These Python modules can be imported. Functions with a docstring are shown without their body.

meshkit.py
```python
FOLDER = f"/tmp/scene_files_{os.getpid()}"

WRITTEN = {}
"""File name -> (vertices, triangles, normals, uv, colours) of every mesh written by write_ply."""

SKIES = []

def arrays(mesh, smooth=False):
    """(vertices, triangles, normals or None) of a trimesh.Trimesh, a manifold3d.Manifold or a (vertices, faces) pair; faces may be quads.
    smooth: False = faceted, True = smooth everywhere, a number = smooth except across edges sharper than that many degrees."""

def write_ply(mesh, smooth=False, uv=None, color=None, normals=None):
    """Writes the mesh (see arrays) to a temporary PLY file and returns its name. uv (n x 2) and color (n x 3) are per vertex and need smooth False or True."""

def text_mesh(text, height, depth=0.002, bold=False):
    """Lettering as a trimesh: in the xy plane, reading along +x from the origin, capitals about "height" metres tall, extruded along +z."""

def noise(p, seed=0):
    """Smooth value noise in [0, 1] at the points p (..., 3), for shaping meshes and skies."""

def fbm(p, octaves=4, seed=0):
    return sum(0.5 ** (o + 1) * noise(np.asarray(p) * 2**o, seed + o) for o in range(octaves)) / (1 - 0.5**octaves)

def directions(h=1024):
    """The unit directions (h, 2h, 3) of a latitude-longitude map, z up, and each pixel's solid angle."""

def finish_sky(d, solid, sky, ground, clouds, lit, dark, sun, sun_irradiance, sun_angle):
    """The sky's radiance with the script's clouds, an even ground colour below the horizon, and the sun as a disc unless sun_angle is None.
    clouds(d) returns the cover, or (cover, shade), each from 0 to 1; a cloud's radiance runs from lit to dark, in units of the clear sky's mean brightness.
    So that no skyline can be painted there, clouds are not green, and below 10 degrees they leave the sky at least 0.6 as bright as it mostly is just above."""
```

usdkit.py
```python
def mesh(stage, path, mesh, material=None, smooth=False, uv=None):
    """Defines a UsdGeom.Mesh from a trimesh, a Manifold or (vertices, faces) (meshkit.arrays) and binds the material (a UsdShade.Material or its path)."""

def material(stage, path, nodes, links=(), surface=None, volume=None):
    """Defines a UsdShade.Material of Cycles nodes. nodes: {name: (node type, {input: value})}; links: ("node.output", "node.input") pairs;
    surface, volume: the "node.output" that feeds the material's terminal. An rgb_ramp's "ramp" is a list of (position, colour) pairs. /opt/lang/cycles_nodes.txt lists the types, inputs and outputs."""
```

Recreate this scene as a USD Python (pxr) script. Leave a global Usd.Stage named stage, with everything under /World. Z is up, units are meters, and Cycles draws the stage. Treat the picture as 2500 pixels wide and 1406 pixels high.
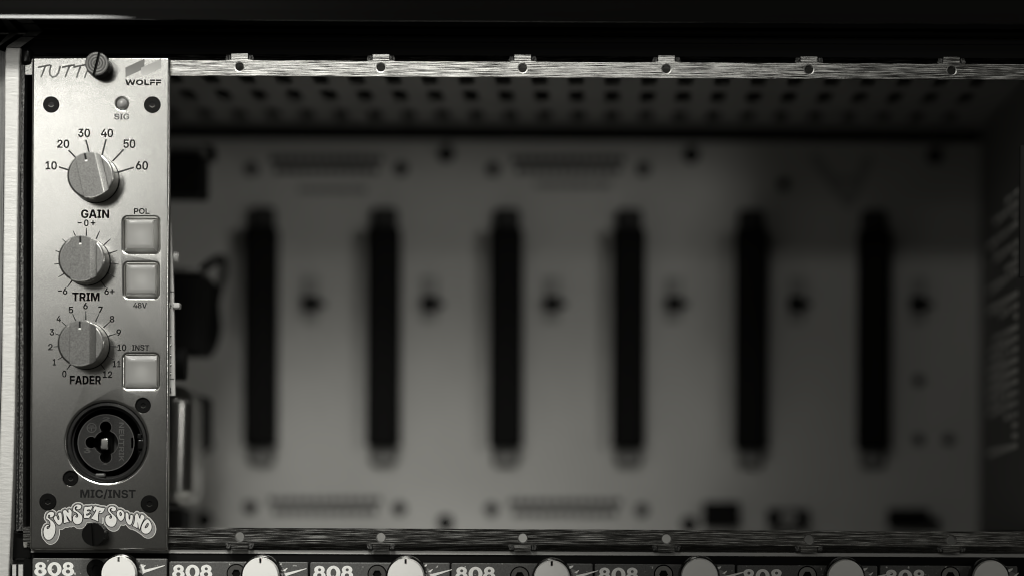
import math, random
import numpy as np, trimesh, manifold3d as m3, usdkit, meshkit
from shapely.geometry import Polygon, Point, LineString, box as sbox
from shapely.ops import unary_union
from shapely import affinity
from pxr import Usd, UsdGeom, UsdLux, Gf, Sdf, UsdShade

random.seed(7); rng = np.random.default_rng(7)
stage = Usd.Stage.CreateInMemory()
UsdGeom.SetStageUpAxis(stage, 'Z'); UsdGeom.SetStageMetersPerUnit(stage, 1.0)
UsdGeom.Xform.Define(stage, '/World')
MM = 0.001

# ------------------------------------------------------------------ camera
# x right, z up, y away from the camera; lengths below are millimetres.  The module faces stand at y = -2.5, the rails at y = 0.
D, FPX, CX, CY, TH = 942.0, 8600.0, 1480.0, 1380.0, 0.005
cam = UsdGeom.Camera.Define(stage, '/World/camera')
c, s = math.cos(TH), math.sin(TH)
cam.AddTransformOp().Set(Gf.Matrix4d(c, 0, s, 0, -s, 0, c, 0, 0, -1, 0, 0, 0, -D * MM, 0, 1))
cam.CreateHorizontalApertureAttr(36.0); cam.CreateVerticalApertureAttr(36.0 * 575 / 1024)
cam.CreateFocalLengthAttr(36.0 * FPX / 2500)
cam.CreateHorizontalApertureOffsetAttr((1250 - CX) / 2500 * 36); cam.CreateVerticalApertureOffsetAttr((CY - 703) / 2500 * 36)
cam.CreateFStopAttr(3.9); cam.CreateFocusDistanceAttr((D - 4) * MM)
cam.CreateClippingRangeAttr(Gf.Vec2f(0.05, 50)); cam.CreateExposureAttr(0.0)

# ------------------------------------------------------------------ light: a dim room, lamps, and unseen lamps added as fill
TINT = (1.0, 0.99, 0.94); BUTTON_LIGHT = 20.0
dome = UsdLux.DomeLight.Define(stage, '/World/room_light')
rm = usdkit.material(stage, '/World/Looks/room', {'b': ('background_shader', {'color': (1, .97, .86), 'strength': 0.024})}, [], surface='b.background')
UsdShade.MaterialBindingAPI.Apply(dome.GetPrim()).Bind(rm)

def aim(prim, pos, target):
    p, t = np.array(pos, float), np.array(target, float)
    z = (p - t) / np.linalg.norm(p - t); x = np.cross((0, 0, 1), z); x /= np.linalg.norm(x); y = np.cross(z, x)
    m = Gf.Matrix4d(*x, 0, *y, 0, *z, 0, *(p * MM), 1)
    UsdGeom.Xformable(prim).AddTransformOp().Set(m)

def rect_lamp(name, pos, target, w, h, power, cone=None):
    l = UsdLux.RectLight.Define(stage, '/World/' + name); aim(l, pos, target)
    l.CreateWidthAttr(w * MM); l.CreateHeightAttr(h * MM); l.CreateIntensityAttr(power); l.CreateColorAttr(Gf.Vec3f(*TINT))
    if cone:
        sh = UsdLux.ShapingAPI.Apply(l.GetPrim()); sh.CreateShapingConeAngleAttr(cone)

def spot_lamp(name, pos, target, r, power, cone, soft):
    l = UsdLux.SphereLight.Define(stage, '/World/' + name); aim(l, pos, target)
    l.CreateRadiusAttr(r * MM); l.CreateIntensityAttr(power); l.CreateColorAttr(Gf.Vec3f(*TINT))
    sh = UsdLux.ShapingAPI.Apply(l.GetPrim()); sh.CreateShapingConeAngleAttr(cone); sh.CreateShapingConeSoftnessAttr(soft)

# a lamp and two panels added for a lit wall far in front, stacked and dimmer towards the bottom: what the silver panel mirrors
rect_lamp('front_lamp', (-350, -1000, 249), (-350, 0, 249), 158, 9, 19.0)
rect_lamp('front_lamp_001', (-340, -1000, 203), (-340, 0, 203), 180, 62, 1.8)
rect_lamp('front_lamp_002', (-340, -1000, 139), (-340, 0, 139), 180, 62, 0.2)
rect_lamp('front_lamp_003', (-90, -1000, 362), (-90, 0, 362), 330, 46, 11.0)  # added and unseen: brightens the top rail
rect_lamp('added_side_lamp', (620, -70, 320), (-110, -12, 120), 140, 260, 4.5)  # added and unseen: brightens the right flanks of the knob bars
# two steep lamps over the silver module, two flatter ones added to light the back of the open rack
spot_lamp('desk_lamp', (-215, -250, 330), (-142, 0, 45), 26, 190.0, 19, 0.8)
spot_lamp('desk_lamp_001', (-95, -250, 330), (-128, 0, 20), 26, 120.0, 17, 0.8)
spot_lamp('added_rack_lamp', (-115, -540, 375), (-112, 100, 25), 75, 23.0, 12, 0.9)
spot_lamp('added_rack_lamp_001', (-105, -640, 345), (-110, 100, 45), 60, 8.5, 12, 0.9)
spot_lamp('fill_lamp', (520, -800, 150), (-55, 150, 112), 60, 35.0, 9.5, 1.0)  # added fill, unseen: lifts the upper back panel

# ------------------------------------------------------------------ helpers
def px(x, y, dep=-2.5):
    """where the ray through a pixel of the photograph meets the plane at depth dep: (X, Z)"""
    k = (D + dep) / FPX; u, v = (x - CX) * k, (CY - y) * k
    return u * c - v * s, u * s + v * c

def pl(n, dep=-2.5):  # a length in pixels -> mm at that depth
    return n * (D + dep) / FPX

used = {}
def numbered(path):
    n = used.get(path, -1) + 1; used[path] = n
    return path if n == 0 else '%s_%03d' % (path, n)

def thing(name, label, cat, group=None, loc=(0, 0, 0)):
    x = UsdGeom.Xform.Define(stage, numbered('/World/' + name)); x.AddTranslateOp().Set(Gf.Vec3d(*[a * MM for a in loc]))
    tag(x.GetPrim(), label, cat, group); return x.GetPrim()

def tag(p, label=None, cat=None, group=None, kind=None):
    for k, v in (('label', label), ('category', cat), ('group', group), ('kind', kind)):
        if v: p.SetCustomDataByKey(k, v)

def obj(name, mesh, mat, parent=None, label=None, smooth=35, off=(0, 0, 0)):
    base = str(parent.GetPath()) if parent else '/World'
    v, f, n = meshkit.arrays(mesh, False)
    tm = trimesh.Trimesh((v + np.array(off)) * MM, f, process=True)
    g = usdkit.mesh(stage, numbered(base + '/' + name), tm, mat, smooth=smooth).GetPrim()
    if label: tag(g, label)
    return g

cat = trimesh.util.concatenate
def bx(x0, x1, y0, y1, z0, z1):
    b = trimesh.creation.box((abs(x1 - x0), abs(y1 - y0), abs(z1 - z0))); b.apply_translation(((x0 + x1) / 2, (y0 + y1) / 2, (z0 + z1) / 2)); return b

def rbx(x0, x1, y0, y1, z0, z1, r=0.6, seg=16):
    """box with rounded edges: hull of eight spheres"""
    ms = []
    for X in (x0 + r, x1 - r):
        for Y in (y0 + r, y1 - r):
            for Z in (z0 + r, z1 - r): ms.append(m3.Manifold.sphere(r, seg).translate((X, Y, Z)))
    return totri(m3.Manifold.batch_hull(ms))

def totri(m):
    a = m.to_mesh(); return trimesh.Trimesh(np.array(a.vert_properties[:, :3], float), np.array(a.tri_verts), process=False)

def lathe(profile, x=0, z=0, y=0, seg=64):
    """profile: (radius, height) pairs, height measured towards the camera from depth y"""
    m = trimesh.creation.revolve(np.array(profile, float), sections=seg)
    v = m.vertices.copy(); m.vertices = np.stack([x + v[:, 0], y - v[:, 2], z + v[:, 1]], 1)
    if m.volume < 0: m.invert()
    return m

def ext(poly, yb, yf, off=(0, 0)):
    """extrude a shape drawn in (x, z) from depth yb (back) to yf (front, smaller)"""
    out = []
    for g in getattr(poly, 'geoms', [poly]):
        if g.is_empty or g.area < 1e-6: continue
        m = trimesh.creation.extrude_polygon(g, yb - yf, engine='earcut'); v = m.vertices.copy()
        m.vertices = np.stack([v[:, 0] + off[0], yb - v[:, 2], v[:, 1] + off[1]], 1)
        if m.volume < 0: m.invert()
        out.append(m)
    return cat(out)

def ring_offset(r, dist):
    """offset the vertices of a closed ring to its left by dist"""
    a, b = r - np.roll(r, 1, 0), np.roll(r, -1, 0) - r
    na = np.stack([-a[:, 1], a[:, 0]], 1); nb = np.stack([-b[:, 1], b[:, 0]], 1)
    na /= np.linalg.norm(na, axis=1)[:, None]; nb /= np.linalg.norm(nb, axis=1)[:, None]
    n = na + nb; n /= np.maximum((n * n).sum(1), 1e-9)[:, None] / 2
    return r + n * dist

def plate(ext_ring, holes, yb, yf, bevel, hole_bevels, steps=4):
    """flat plate with rounded edges; every hole has a bevel (width, depth)"""
    rings_front, V, F = [], [], []
    def skin(ring, w, h, depth_back):
        base = sum(len(x) for x in V); levels = [(ring, depth_back)]
        for k in range(steps + 1):
            t = k / steps * math.pi / 2
            levels.append((ring_offset(ring, w * (1 - math.cos(t))), yf + h * (1 - math.sin(t))))
        n = len(ring)
        for r, y in levels: V.append(np.stack([r[:, 0], np.full(n, y), r[:, 1]], 1))
        for k in range(len(levels) - 1):
            for i in range(n):
                a, b = base + k * n + i, base + k * n + (i + 1) % n
                F.append((a, b, b + n)); F.append((a, b + n, a + n))
        rings_front.append(levels[-1][0])
    def orient(r, ccw):
        r = np.asarray(r, float); A = 0.5 * np.sum(r[:, 0] * np.roll(r[:, 1], -1) - np.roll(r[:, 0], -1) * r[:, 1])
        return r if (A > 0) == ccw else r[::-1]
    skin(orient(ext_ring, True), bevel[0], bevel[1], yb)
    for h, bv in zip(holes, hole_bevels): skin(orient(h, False), bv[0], bv[1], yb)
    poly = Polygon(rings_front[0], [r for r in rings_front[1:]])
    tv, tf = trimesh.creation.triangulate_polygon(poly, engine='earcut')
    base = sum(len(x) for x in V); V.append(np.stack([tv[:, 0], np.full(len(tv), yf), tv[:, 1]], 1))
    a = tv[tf]; ar = np.cross(a[:, 1] - a[:, 0], a[:, 2] - a[:, 0])
    tf = np.where((ar > 0)[:, None], tf, tf[:, ::-1])
    F = np.vstack([np.array(F), tf + base]); V = np.vstack(V)
    m = trimesh.Trimesh(V, F, process=True); m.merge_vertices(); return m

def circ(x, z, r, n=64):
    t = np.arange(n) / n * 2 * math.pi; return np.stack([x + r * np.cos(t), z + r * np.sin(t)], 1)

def rrect(x0, z0, x1, z1, r, n=6):
    p = sbox(x0 + r, z0 + r, x1 - r, z1 - r).buffer(r, quad_segs=n); return np.array(p.exterior.coords)[:-1]

def glyphs(t, wght=700):
    """bold lettering as a shape in font units (meshkit.text_mesh's method, with the font's bold weight)"""
    import glob
    from PIL import Image, ImageDraw, ImageFont
    font = ImageFont.truetype(glob.glob('/opt/blender-*/*/datafiles/fonts/Inter.woff2')[0], 96)
    font.set_variation_by_axes([32, wght])
    x0, y0, x1, y1 = font.getbbox(t, anchor='ls'); im = Image.new('L', (x1 - x0 + 8, y1 - y0 + 8))
    ImageDraw.Draw(im).text((4 - x0, 4 - y0), t, 255, font, anchor='ls')
    on = np.pad(np.asarray(im) > 127, ((0, 0), (1, 1))).astype(np.int8); d = np.diff(on, axis=1)
    rows, st = np.nonzero(d == 1); en = np.nonzero(d == -1)[1]
    return unary_union([sbox(a, -r - 1, e, -r) for a, r, e in zip(st, rows, en)]).buffer(0.6).buffer(-0.6).simplify(0.7)

def text_at(t, x0, y0, x1, y1, dep=-2.5, th=0.05, wght=800):
    G = glyphs(t, wght); lx, lz, hx, hz = G.bounds
    (X0, Z1), (X1, Z0) = px(x0, y0, dep), px(x1, y1, dep)
    return ext(affinity.affine_transform(G, [(X1 - X0) / (hx - lx), 0, 0, (Z1 - Z0) / (hz - lz), X0 - lx * (X1 - X0) / (hx - lx), Z0 - lz * (Z1 - Z0) / (hz - lz)]), dep, dep - th)

def P(pts, dep=-2.5, sc=1.0, ox=0, oy=0):
    return [px(ox + a / sc, oy + b / sc, dep) for a, b in pts]

def bar(a, b, w):
    return LineString([a, b]).buffer(w / 2, cap_style='flat')

def gear(r, n, d):
    t = np.arange(n * 4) / (n * 4) * 2 * math.pi; k = np.arange(n * 4) % 4
    rr = np.where((k == 0) | (k == 1), r, r - d); return Polygon(np.stack([rr * np.cos(t), rr * np.sin(t)], 1))

def hexa(r, a=0):
    t = np.arange(6) / 6 * 2 * math.pi + a; return Polygon(np.stack([r * np.cos(t), r * np.sin(t)], 1))

# ------------------------------------------------------------------ materials (greys of the monochrome photograph)
def g(v): return (v, v * 0.992, v * 0.955)
def mat(name, base, rough=0.5, metal=0.0, **kw):
    return usdkit.material(stage, '/World/Looks/' + name, {'p': ('principled_bsdf', dict(base_color=g(base), roughness=rough, metallic=metal, **kw))}, [], surface='p.BSDF')

def noisy(name, base, rough, metal, scale, lo=0.8, hi=1.2, bump=0.0, dist=0.0001, stretch=(1, 1, 1), rlo=None, rhi=None, detail=3.0, coat=0.0, coat_rough=0.1, spec=0.5, rmap=(0.3, 0.7), contrast=(0.3, 0.7), tan=0.0):
    nodes = {'g': ('geometry', {}), 'm': ('mapping', {'scale': tuple(scale * q for q in stretch)}), 'n': ('noise_texture', {'scale': 1.0, 'detail': detail, 'roughness': 0.6}),
             'r': ('rgb_ramp', {'ramp': [(contrast[0], g(base * lo)), (contrast[1], g(base * hi))]}),
             'p': ('principled_bsdf', {'metallic': metal, 'roughness': rough, 'coat_weight': coat, 'coat_roughness': coat_rough, 'specular_ior_level': spec})}
    links = [('g.position', 'm.vector'), ('m.vector', 'n.vector'), ('n.fac', 'r.fac'), ('r.color', 'p.base_color')]
    if rlo is not None:
        nodes['q'] = ('map_range', {'from_min': rmap[0], 'from_max': rmap[1], 'to_min': rlo, 'to_max': rhi, 'clamp': True}); links += [('n.fac', 'q.value'), ('q.result', 'p.roughness')]
    if bump:
        nodes['b'] = ('bump', {'strength': bump, 'distance': dist}); links += [('n.fac', 'b.height'), ('b.normal', 'p.normal')]
    return usdkit.material(stage, '/World/Looks/' + name, nodes, links, surface='p.BSDF')

def panel_material():
    """bead-blasted, lacquered aluminium: a broad and a narrow metallic lobe under fine grain"""
    nodes = {'g': ('geometry', {}), 'm': ('mapping', {'scale': (3800, 3800, 3800)}), 'n': ('noise_texture', {'scale': 1.0, 'detail': 2.0}),
             'm2': ('mapping', {'scale': (45, 45, 60)}), 'n2': ('noise_texture', {'scale': 1.0, 'detail': 1.0}),
             'r': ('rgb_ramp', {'ramp': [(0.3, g(0.56)), (0.7, g(0.66))]}),
             'b': ('bump', {'strength': 0.07, 'distance': 0.00003}), 'b2': ('bump', {'strength': 0.22, 'distance': 0.0002}),
             'k1': ('metallic_bsdf', {'distribution': 'beckmann', 'fresnel_type': 'f82', 'edge_tint': g(0.7), 'roughness': 0.175}),
             'k2': ('metallic_bsdf', {'distribution': 'beckmann', 'fresnel_type': 'f82', 'edge_tint': g(0.7), 'roughness': 0.245}),
             'lq': ('glossy_bsdf', {'roughness': 0.05}), 'm4': ('mapping', {'scale': (160, 160, 90)}), 'n4': ('noise_texture', {'scale': 1.0, 'detail': 5.0, 'roughness': 0.65, 'distortion': 0.8}), 'r4': ('rgb_ramp', {'ramp': [(0.3, (.6, .6, .58)), (0.6, (1, 1, .97))]}), 'z': ('mix_closure', {'fac': 0.02}), 'x': ('mix_closure', {'fac': 0.45}), 'd': ('diffuse_bsdf', {}), 'y': ('mix_closure', {'fac': 0.02})}
    links = [('g.position', 'm.vector'), ('m.vector', 'n.vector'), ('g.position', 'm2.vector'), ('m2.vector', 'n2.vector'), ('n.fac', 'r.fac'), ('n.fac', 'b.height'), ('n2.fac', 'b2.height'), ('b2.normal', 'b.normal')]
    for k in ('k1', 'k2', 'd'): links += [('r.color', k + '.color'), ('b.normal', k + '.normal')]
    links += [('k1.BSDF', 'x.closure1'), ('k2.BSDF', 'x.closure2'), ('x.closure', 'y.closure1'), ('d.BSDF', 'y.closure2'), ('y.closure', 'z.closure1'), ('lq.BSDF', 'z.closure2'), ('b2.normal', 'lq.normal'), ('g.position', 'm4.vector'), ('m4.vector', 'n4.vector'), ('n4.fac', 'r4.fac'), ('r4.color', 'lq.color')]
    return usdkit.material(stage, '/World/Looks/panel_metal', nodes, links, surface='z.closure')

def translucent(name, base, fac):
    nodes = {'d': ('principled_bsdf', {'base_color': g(base), 'roughness': 0.3, 'coat_weight': 0.3}), 't': ('translucent_bsdf', {'color': g(0.6)}), 'x': ('mix_closure', {'fac': fac})}
    return usdkit.material(stage, '/World/Looks/' + name, nodes, [('d.BSDF', 'x.closure1'), ('t.BSDF', 'x.closure2')], surface='x.closure')

def dusty(name, base):
    nodes = {'g': ('geometry', {}), 'm': ('mapping', {'scale': (900, 900, 900)}), 'n': ('noise_texture', {'scale': 1.0, 'detail': 1.0}), 'f': ('noise_texture', {'scale': 2.7, 'detail': 3.0}),
             'r': ('rgb_ramp', {'ramp': [(0.0, g(base)), (0.70, g(base)), (0.76, g(0.5))]}), 'r2': ('rgb_ramp', {'ramp': [(0.3, (.75, .75, .75)), (0.7, (1.25, 1.25, 1.25))]}),
             'x': ('mix_color', {'blend_type': 'multiply', 'fac': 1.0}), 'b': ('bump', {'strength': 0.4, 'distance': 0.00005}), 'p': ('principled_bsdf', {'roughness': 0.42, 'specular_ior_level': 0.35})}
    links = [('g.position', 'm.vector'), ('m.vector', 'n.vector'), ('m.vector', 'f.vector'), ('n.fac', 'r.fac'), ('f.fac', 'r2.fac'), ('r.color', 'x.a'), ('r2.color', 'x.b'), ('x.result', 'p.base_color'), ('f.fac', 'b.height'), ('b.normal', 'p.normal')]
    return usdkit.material(stage, '/World/Looks/' + name, nodes, links, surface='p.BSDF')

M = dict(
    panel=panel_material(),
    ink=mat('ink', 0.005, 0.6, specular_ior_level=0.15), ink_grey=mat('ink_grey', 0.012, 0.5, specular_ior_level=0.3),
    engraved=noisy('engraved', 0.10, 0.5, 0.6, 3000, 0.5, 1.6),
    emblem_dark=mat('emblem_dark', 0.16, 0.32, 0.8), emblem_light=mat('emblem_light', 0.38, 0.30, 0.6),
    knob_top=noisy('knob_top', 0.15, 0.42, 0.9, 2600, 0.72, 1.25, 0.45, 0.00005, rlo=0.34, rhi=0.5),
    knob_side=noisy('knob_side', 0.62, 0.22, 1.0, 2500, 0.85, 1.1, 0.2, 0.00003, stretch=(1, .08, 1)),
    black=mat('black_plastic', 0.006, 0.14, specular_ior_level=0.2), black_matte=mat('black_matte', 0.006, 0.7, specular_ior_level=0.08), black_gloss=mat('black_gloss', 0.004, 0.006, specular_ior_level=0.95),
    oxide=noisy('black_oxide', 0.005, 0.2, 0.0, 4000, 0.6, 1.5, 0.2, 0.00002, spec=0.12),
    screw_steel=None,
    button=translucent('button_cap', 0.2, 0.35),
    lens=mat('lens', 0.2, 0.08, 0.0, coat_weight=0.6),
    jack_black=noisy('jack_black', 0.008, 0.4, 0.0, 2600, 0.7, 1.4, 0.3, 0.00002, spec=0.25),
    jack_insert=noisy('jack_insert', 0.014, 0.26, 0.0, 3000, 0.7, 1.4, 0.6, 0.00005),
    brass=mat('contact', 0.6, 0.22, 1.0),
    rail=noisy('rail_metal', 0.48, 0.30, 1.0, 1.0, 0.3, 1.45, 0.5, 0.00002, stretch=(110, 110, 5400), rlo=0.09, rhi=0.44, detail=5.0, contrast=(0.40, 0.64), rmap=(0.42, 0.74)),
    case=noisy('case_metal', 0.50, 0.55, 0.15, 1.0, 0.88, 1.05, 0.5, 0.0002, stretch=(250, 250, 1500), detail=4.0),
    reflection_bar=noisy('reflection_grey', 0.3, 0.5, 0.0, 1500, 0.7, 1.2), case_side=noisy('case_side', 0.10, 0.5, 0.0, 1.0, 0.5, 1.5, 0.3, 0.0002, stretch=(2500, 300, 60)),
    worn=noisy('worn_edge', 0.11, 0.45, 0.7, 2600, 0.1, 2.0, 0.4, 0.00008, stretch=(1, 1, .6), contrast=(.42, .72)),
    chassis=noisy('chassis_paint', 0.25, 0.5, 0.2, 900, 0.9, 1.1, 0.2, 0.00005),
    chassis_black=mat('chassis_black', 0.005, 0.6, specular_ior_level=0.08),
    backplane=noisy('backplane_grey', 0.46, 0.6, 0.0, 30, 0.96, 1.04),
    lit_ear=mat('lit_ear', 0.16, 0.6), ear_plastic=mat('ear_plastic', 0.035, 0.6, specular_ior_level=0.2), pcb_dim=mat('dim_plate', 0.16, 0.5), moulded=mat('moulded_letter', 0.05, 0.3), pin=mat('solder_pin', 0.03, 0.5, 0.0), mark=mat('faint_mark', 0.12, 0.6), mark_faint=mat('pale_mark', 0.30, 0.6), wall_mark=mat('wall_mark', 0.8, 0.6), wall_dark=noisy('wall_dark', 0.10, 0.5, 0.0, 700),
    board=noisy('circuit_board', 0.50, 0.5, 0.0, 500, 0.9, 1.1), solder=mat('solder', 0.8, 0.2, 1.0),
    can=mat('steel_can', 0.38, 0.22, 1.0), lower_panel=dusty('lower_panel', 0.085),
    white=noisy('white_print', 0.78, 0.5, 0.0, 2200, 0.9, 1.05), white_knob=mat('white_knob', 0.80, 0.42),
    logo_fill=noisy('logo_fill', 0.62, 0.5, 0.0, 2600, 0.92, 1.06), logo_grey=noisy('logo_grey', 0.20, 0.5, 0.0, 1200, 0.8, 1.15), logo_line=mat('logo_line', 0.62, 0.5),
)
def turned():
    nodes = {'t': ('texture_coordinate', {}), 'm': ('mapping', {'scale': (1, 0, 1)}), 'w': ('wave_texture', {'wave_type': 'rings', 'rings_direction': 'spherical', 'scale': 420.0, 'distortion': 1.5, 'detail': 3.0, 'detail_scale': 30.0}),
             'r': ('rgb_ramp', {'ramp': [(0.0, g(0.04)), (1.0, g(0.11))]}), 'b': ('bump', {'strength': 0.5, 'distance': 0.00005}), 'p': ('principled_bsdf', {'metallic': 0.9, 'roughness': 0.32})}
    return usdkit.material(stage, '/World/Looks/turned_screw', nodes, [('t.object', 'm.vector'), ('m.vector', 'w.vector'), ('w.fac', 'r.fac'), ('w.fac', 'b.height'), ('b.normal', 'p.normal'), ('r.color', 'p.base_color')], surface='p.BSDF')
M['turned'] = turned()

# ================================================================== 1. rack chassis with its empty slots
ch = thing('rack_chassis', 'open black module rack with perforated top, bare rails and six empty slots', 'rack')
XL, XR, YB, ZC, ZF = -157.0, 115.6, 150.0, 136.0, 4.0
TOP_HOLES = [(585, 169), (930, 168), (1276, 168), (1627, 168), (1975, 168), (2323, 169)]

def rail(hole_px, top):
    zs = [px(a, b, 0)[1] for a, b in hole_px]; zc = float(np.mean(zs))
    xs = [px(a, b, 0)[0] for a, b in hole_px]; xs = [xs[0] - 38.1] + xs
    sgn = 1 if top else -1
    z_in, z_out = zc - sgn * 2.35, zc + sgn * 1.7           # inner lip and outer bend
    shp = sbox(XL + 1, min(z_in, z_out), XR + 0.5, max(z_in, z_out))
    for x in xs: shp = shp.difference(Point(x, zc).buffer(1.18, quad_segs=12))
    parts = [ext(shp, 1.6, 0.0)]
    # rolled outer edge: a quarter round falling back from the face
    n = 8; pr = [(z_out, 0.0), (z_out + sgn * 1.9, 1.9)]
    pr += [(z_out + sgn * 2.0, 9.0), (z_out - sgn * 0.3, 9.0), (z_out - sgn * 0.3, 1.6), (z_out, 1.6)]
    prof = Polygon([(a, b) for a, b in pr]).buffer(0)
    m = trimesh.creation.extrude_polygon(prof, XR + 0.5 - (XL + 1), engine='earcut'); v = m.vertices.copy()
    m.vertices = np.stack([XL + 1 + v[:, 2], v[:, 1], v[:, 0]], 1)
    if m.volume < 0: m.invert()
    parts.append(m)
    r = obj('top_rail' if top else 'bottom_rail', cat(parts), M['rail'], ch)
    for x in xs[1:]:
        t = Polygon([(x - 3.6, z_out - sgn * 0.3), (x + 3.6, z_out - sgn * 0.3), (x + 3.5, z_out + sgn * .1), (x + 2.2, z_out + sgn * .3), (x + 2.2, z_out + sgn * 1.85), (x - 2.2, z_out + sgn * 1.85), (x - 2.2, z_out + sgn * .3), (x - 3.5, z_out + sgn * .1)])
        obj('punched_tab', ext(t, 1.5, -0.05), M['rail'], r)
        for q in (-1, 1):
            t = Polygon([(x + q * 2.45, z_out - sgn * .1), (x + q * 3.8, z_out + sgn * .2), (x + q * 3.5, z_out + sgn * 1.45), (x + q * 2.45, z_out + sgn * 1.45)])
            obj('tab_notch', ext(t.buffer(0), 1.0, -0.03), M['worn'], r)
        obj('thread', lathe([(1.16, -3), (1.16, 0.02), (1.42, 0.04), (1.42, 0.0)], x, zc, 0.0, 28), M['can'], r)
    return xs, zc, z_in, z_out
xs_top, zt, zt_in, zt_out = rail(TOP_HOLES, True)
xs_bot, zb, zb_in, zb_out = rail([(585, 1307), (930, 1310), (1276, 1314), (1627, 1316), (1975, 1315), (2323, 1316)], False)

# perforated top
shp = sbox(XL, 6.0, XR + 1, YB - 1)
for yc in (45, 82, 126):
    for k in range(-20, 20):
        xc = px(1495, 237, 82)[0] + k * 10.27
        if XL + 6 < xc < XR - 4: shp = shp.difference(LineString([(xc, yc - 10), (xc, yc + 10)]).buffer(2.25, quad_segs=6))
tm = trimesh.creation.extrude_polygon(shp, 1.2, engine='earcut'); tm.apply_translation((0, 0, ZC)); obj('perforated_top', tm, M['chassis'], ch)
obj('top_backing', cat([bx(XL, XR + 1, 2, YB, ZC + 4, ZC + 5), bx(XL - 1, XL, 2, YB, ZC, ZC + 5), bx(XR + 1, XR + 2, 2, YB, ZC, ZC + 5), bx(XL, XR, YB - .8, YB, ZC, ZC + 5)]), M['chassis_black'], ch)
obj('front_lip', bx(XL, XR + 1, 3, 5, ZC - .8, ZC + 4), M['chassis_black'], ch)
obj('side_wall', bx(XR, XR + 1.5, 1.7, YB + 2, ZF, ZC - .2), M['wall_dark'], ch)
obj('side_wall', bx(XL - 1.5, XL, 1.7, YB + 2, ZF, ZC - .2), M['chassis_black'], ch)
obj('floor_plate', bx(XL, XR, 2, YB, ZF - 1.2, ZF), M['backplane'], ch)
obj('side_flange', bx(XR - 8, XR - .2, 20, 75, 9.0, 10.2), M['chassis_black'], ch)
obj('rear_wall', bx(XL, XR, YB + .6, YB + 2, ZF, ZC - .1), M['chassis_black'], ch)
ztop = px(1300, 345, YB)[1]
bp = obj('backplane', bx(px(500, 700, YB)[0] - 25, px(2392, 700, YB)[0], YB - 1, YB + .5, ZF + .1, ztop), M['backplane'], ch)
B = YB - 1
for k in range(6):
    xc = px(635 + 300 * k, 820, B - 8)[0]; z1, z0 = px(635, 552, B - 8)[1], px(635, 1088, B - 8)[1]
    e = obj('edge_connector', rbx(xc - 5.1, xc + 5.1, B - 9, B, z0, z1, 1.2, 12), M['black_matte'], ch)
    for za, zb2 in ((z1 - .4, z1 + 6.5), (z0 - 6, z0 + .4)): obj('mounting_ear', rbx(xc - 4.2, xc + 4.2, B - 4, B, za, zb2, 2.0, 12), M['ear_plastic' if za > z0 else 'lit_ear'], e)  # one ear plastic, shaded above and lit below: light put into the colours
    obj('card_slot', bx(xc - 1, xc + 1, B - 9.06, B - 8.5, z0 + 3, z1 - 3), M['chassis_black'], e)
    X, Z = px((760, 1050, 1348, 1646, 1943, 2240)[k], 740, B)
    f = obj('slide_switch', rbx(X - 2.6, X + 2.6, B - 4, B, Z - 2.2, Z + 1.6, .5, 8), M['black_matte'], ch)
    for za, zb2 in ((Z + 2, Z + 8), (Z - 6, Z - 2.8)): obj('switch_plate', rbx(X - 2.4, X + 2.4, B - 2, B, za, zb2, .5, 8), M['mark_faint'], f)
    obj('lever', rbx(X + .8, X + 4.4, B - 3.2, B, Z - 1.2, Z + .4, .3, 8), M['black_matte'], f)
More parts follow.
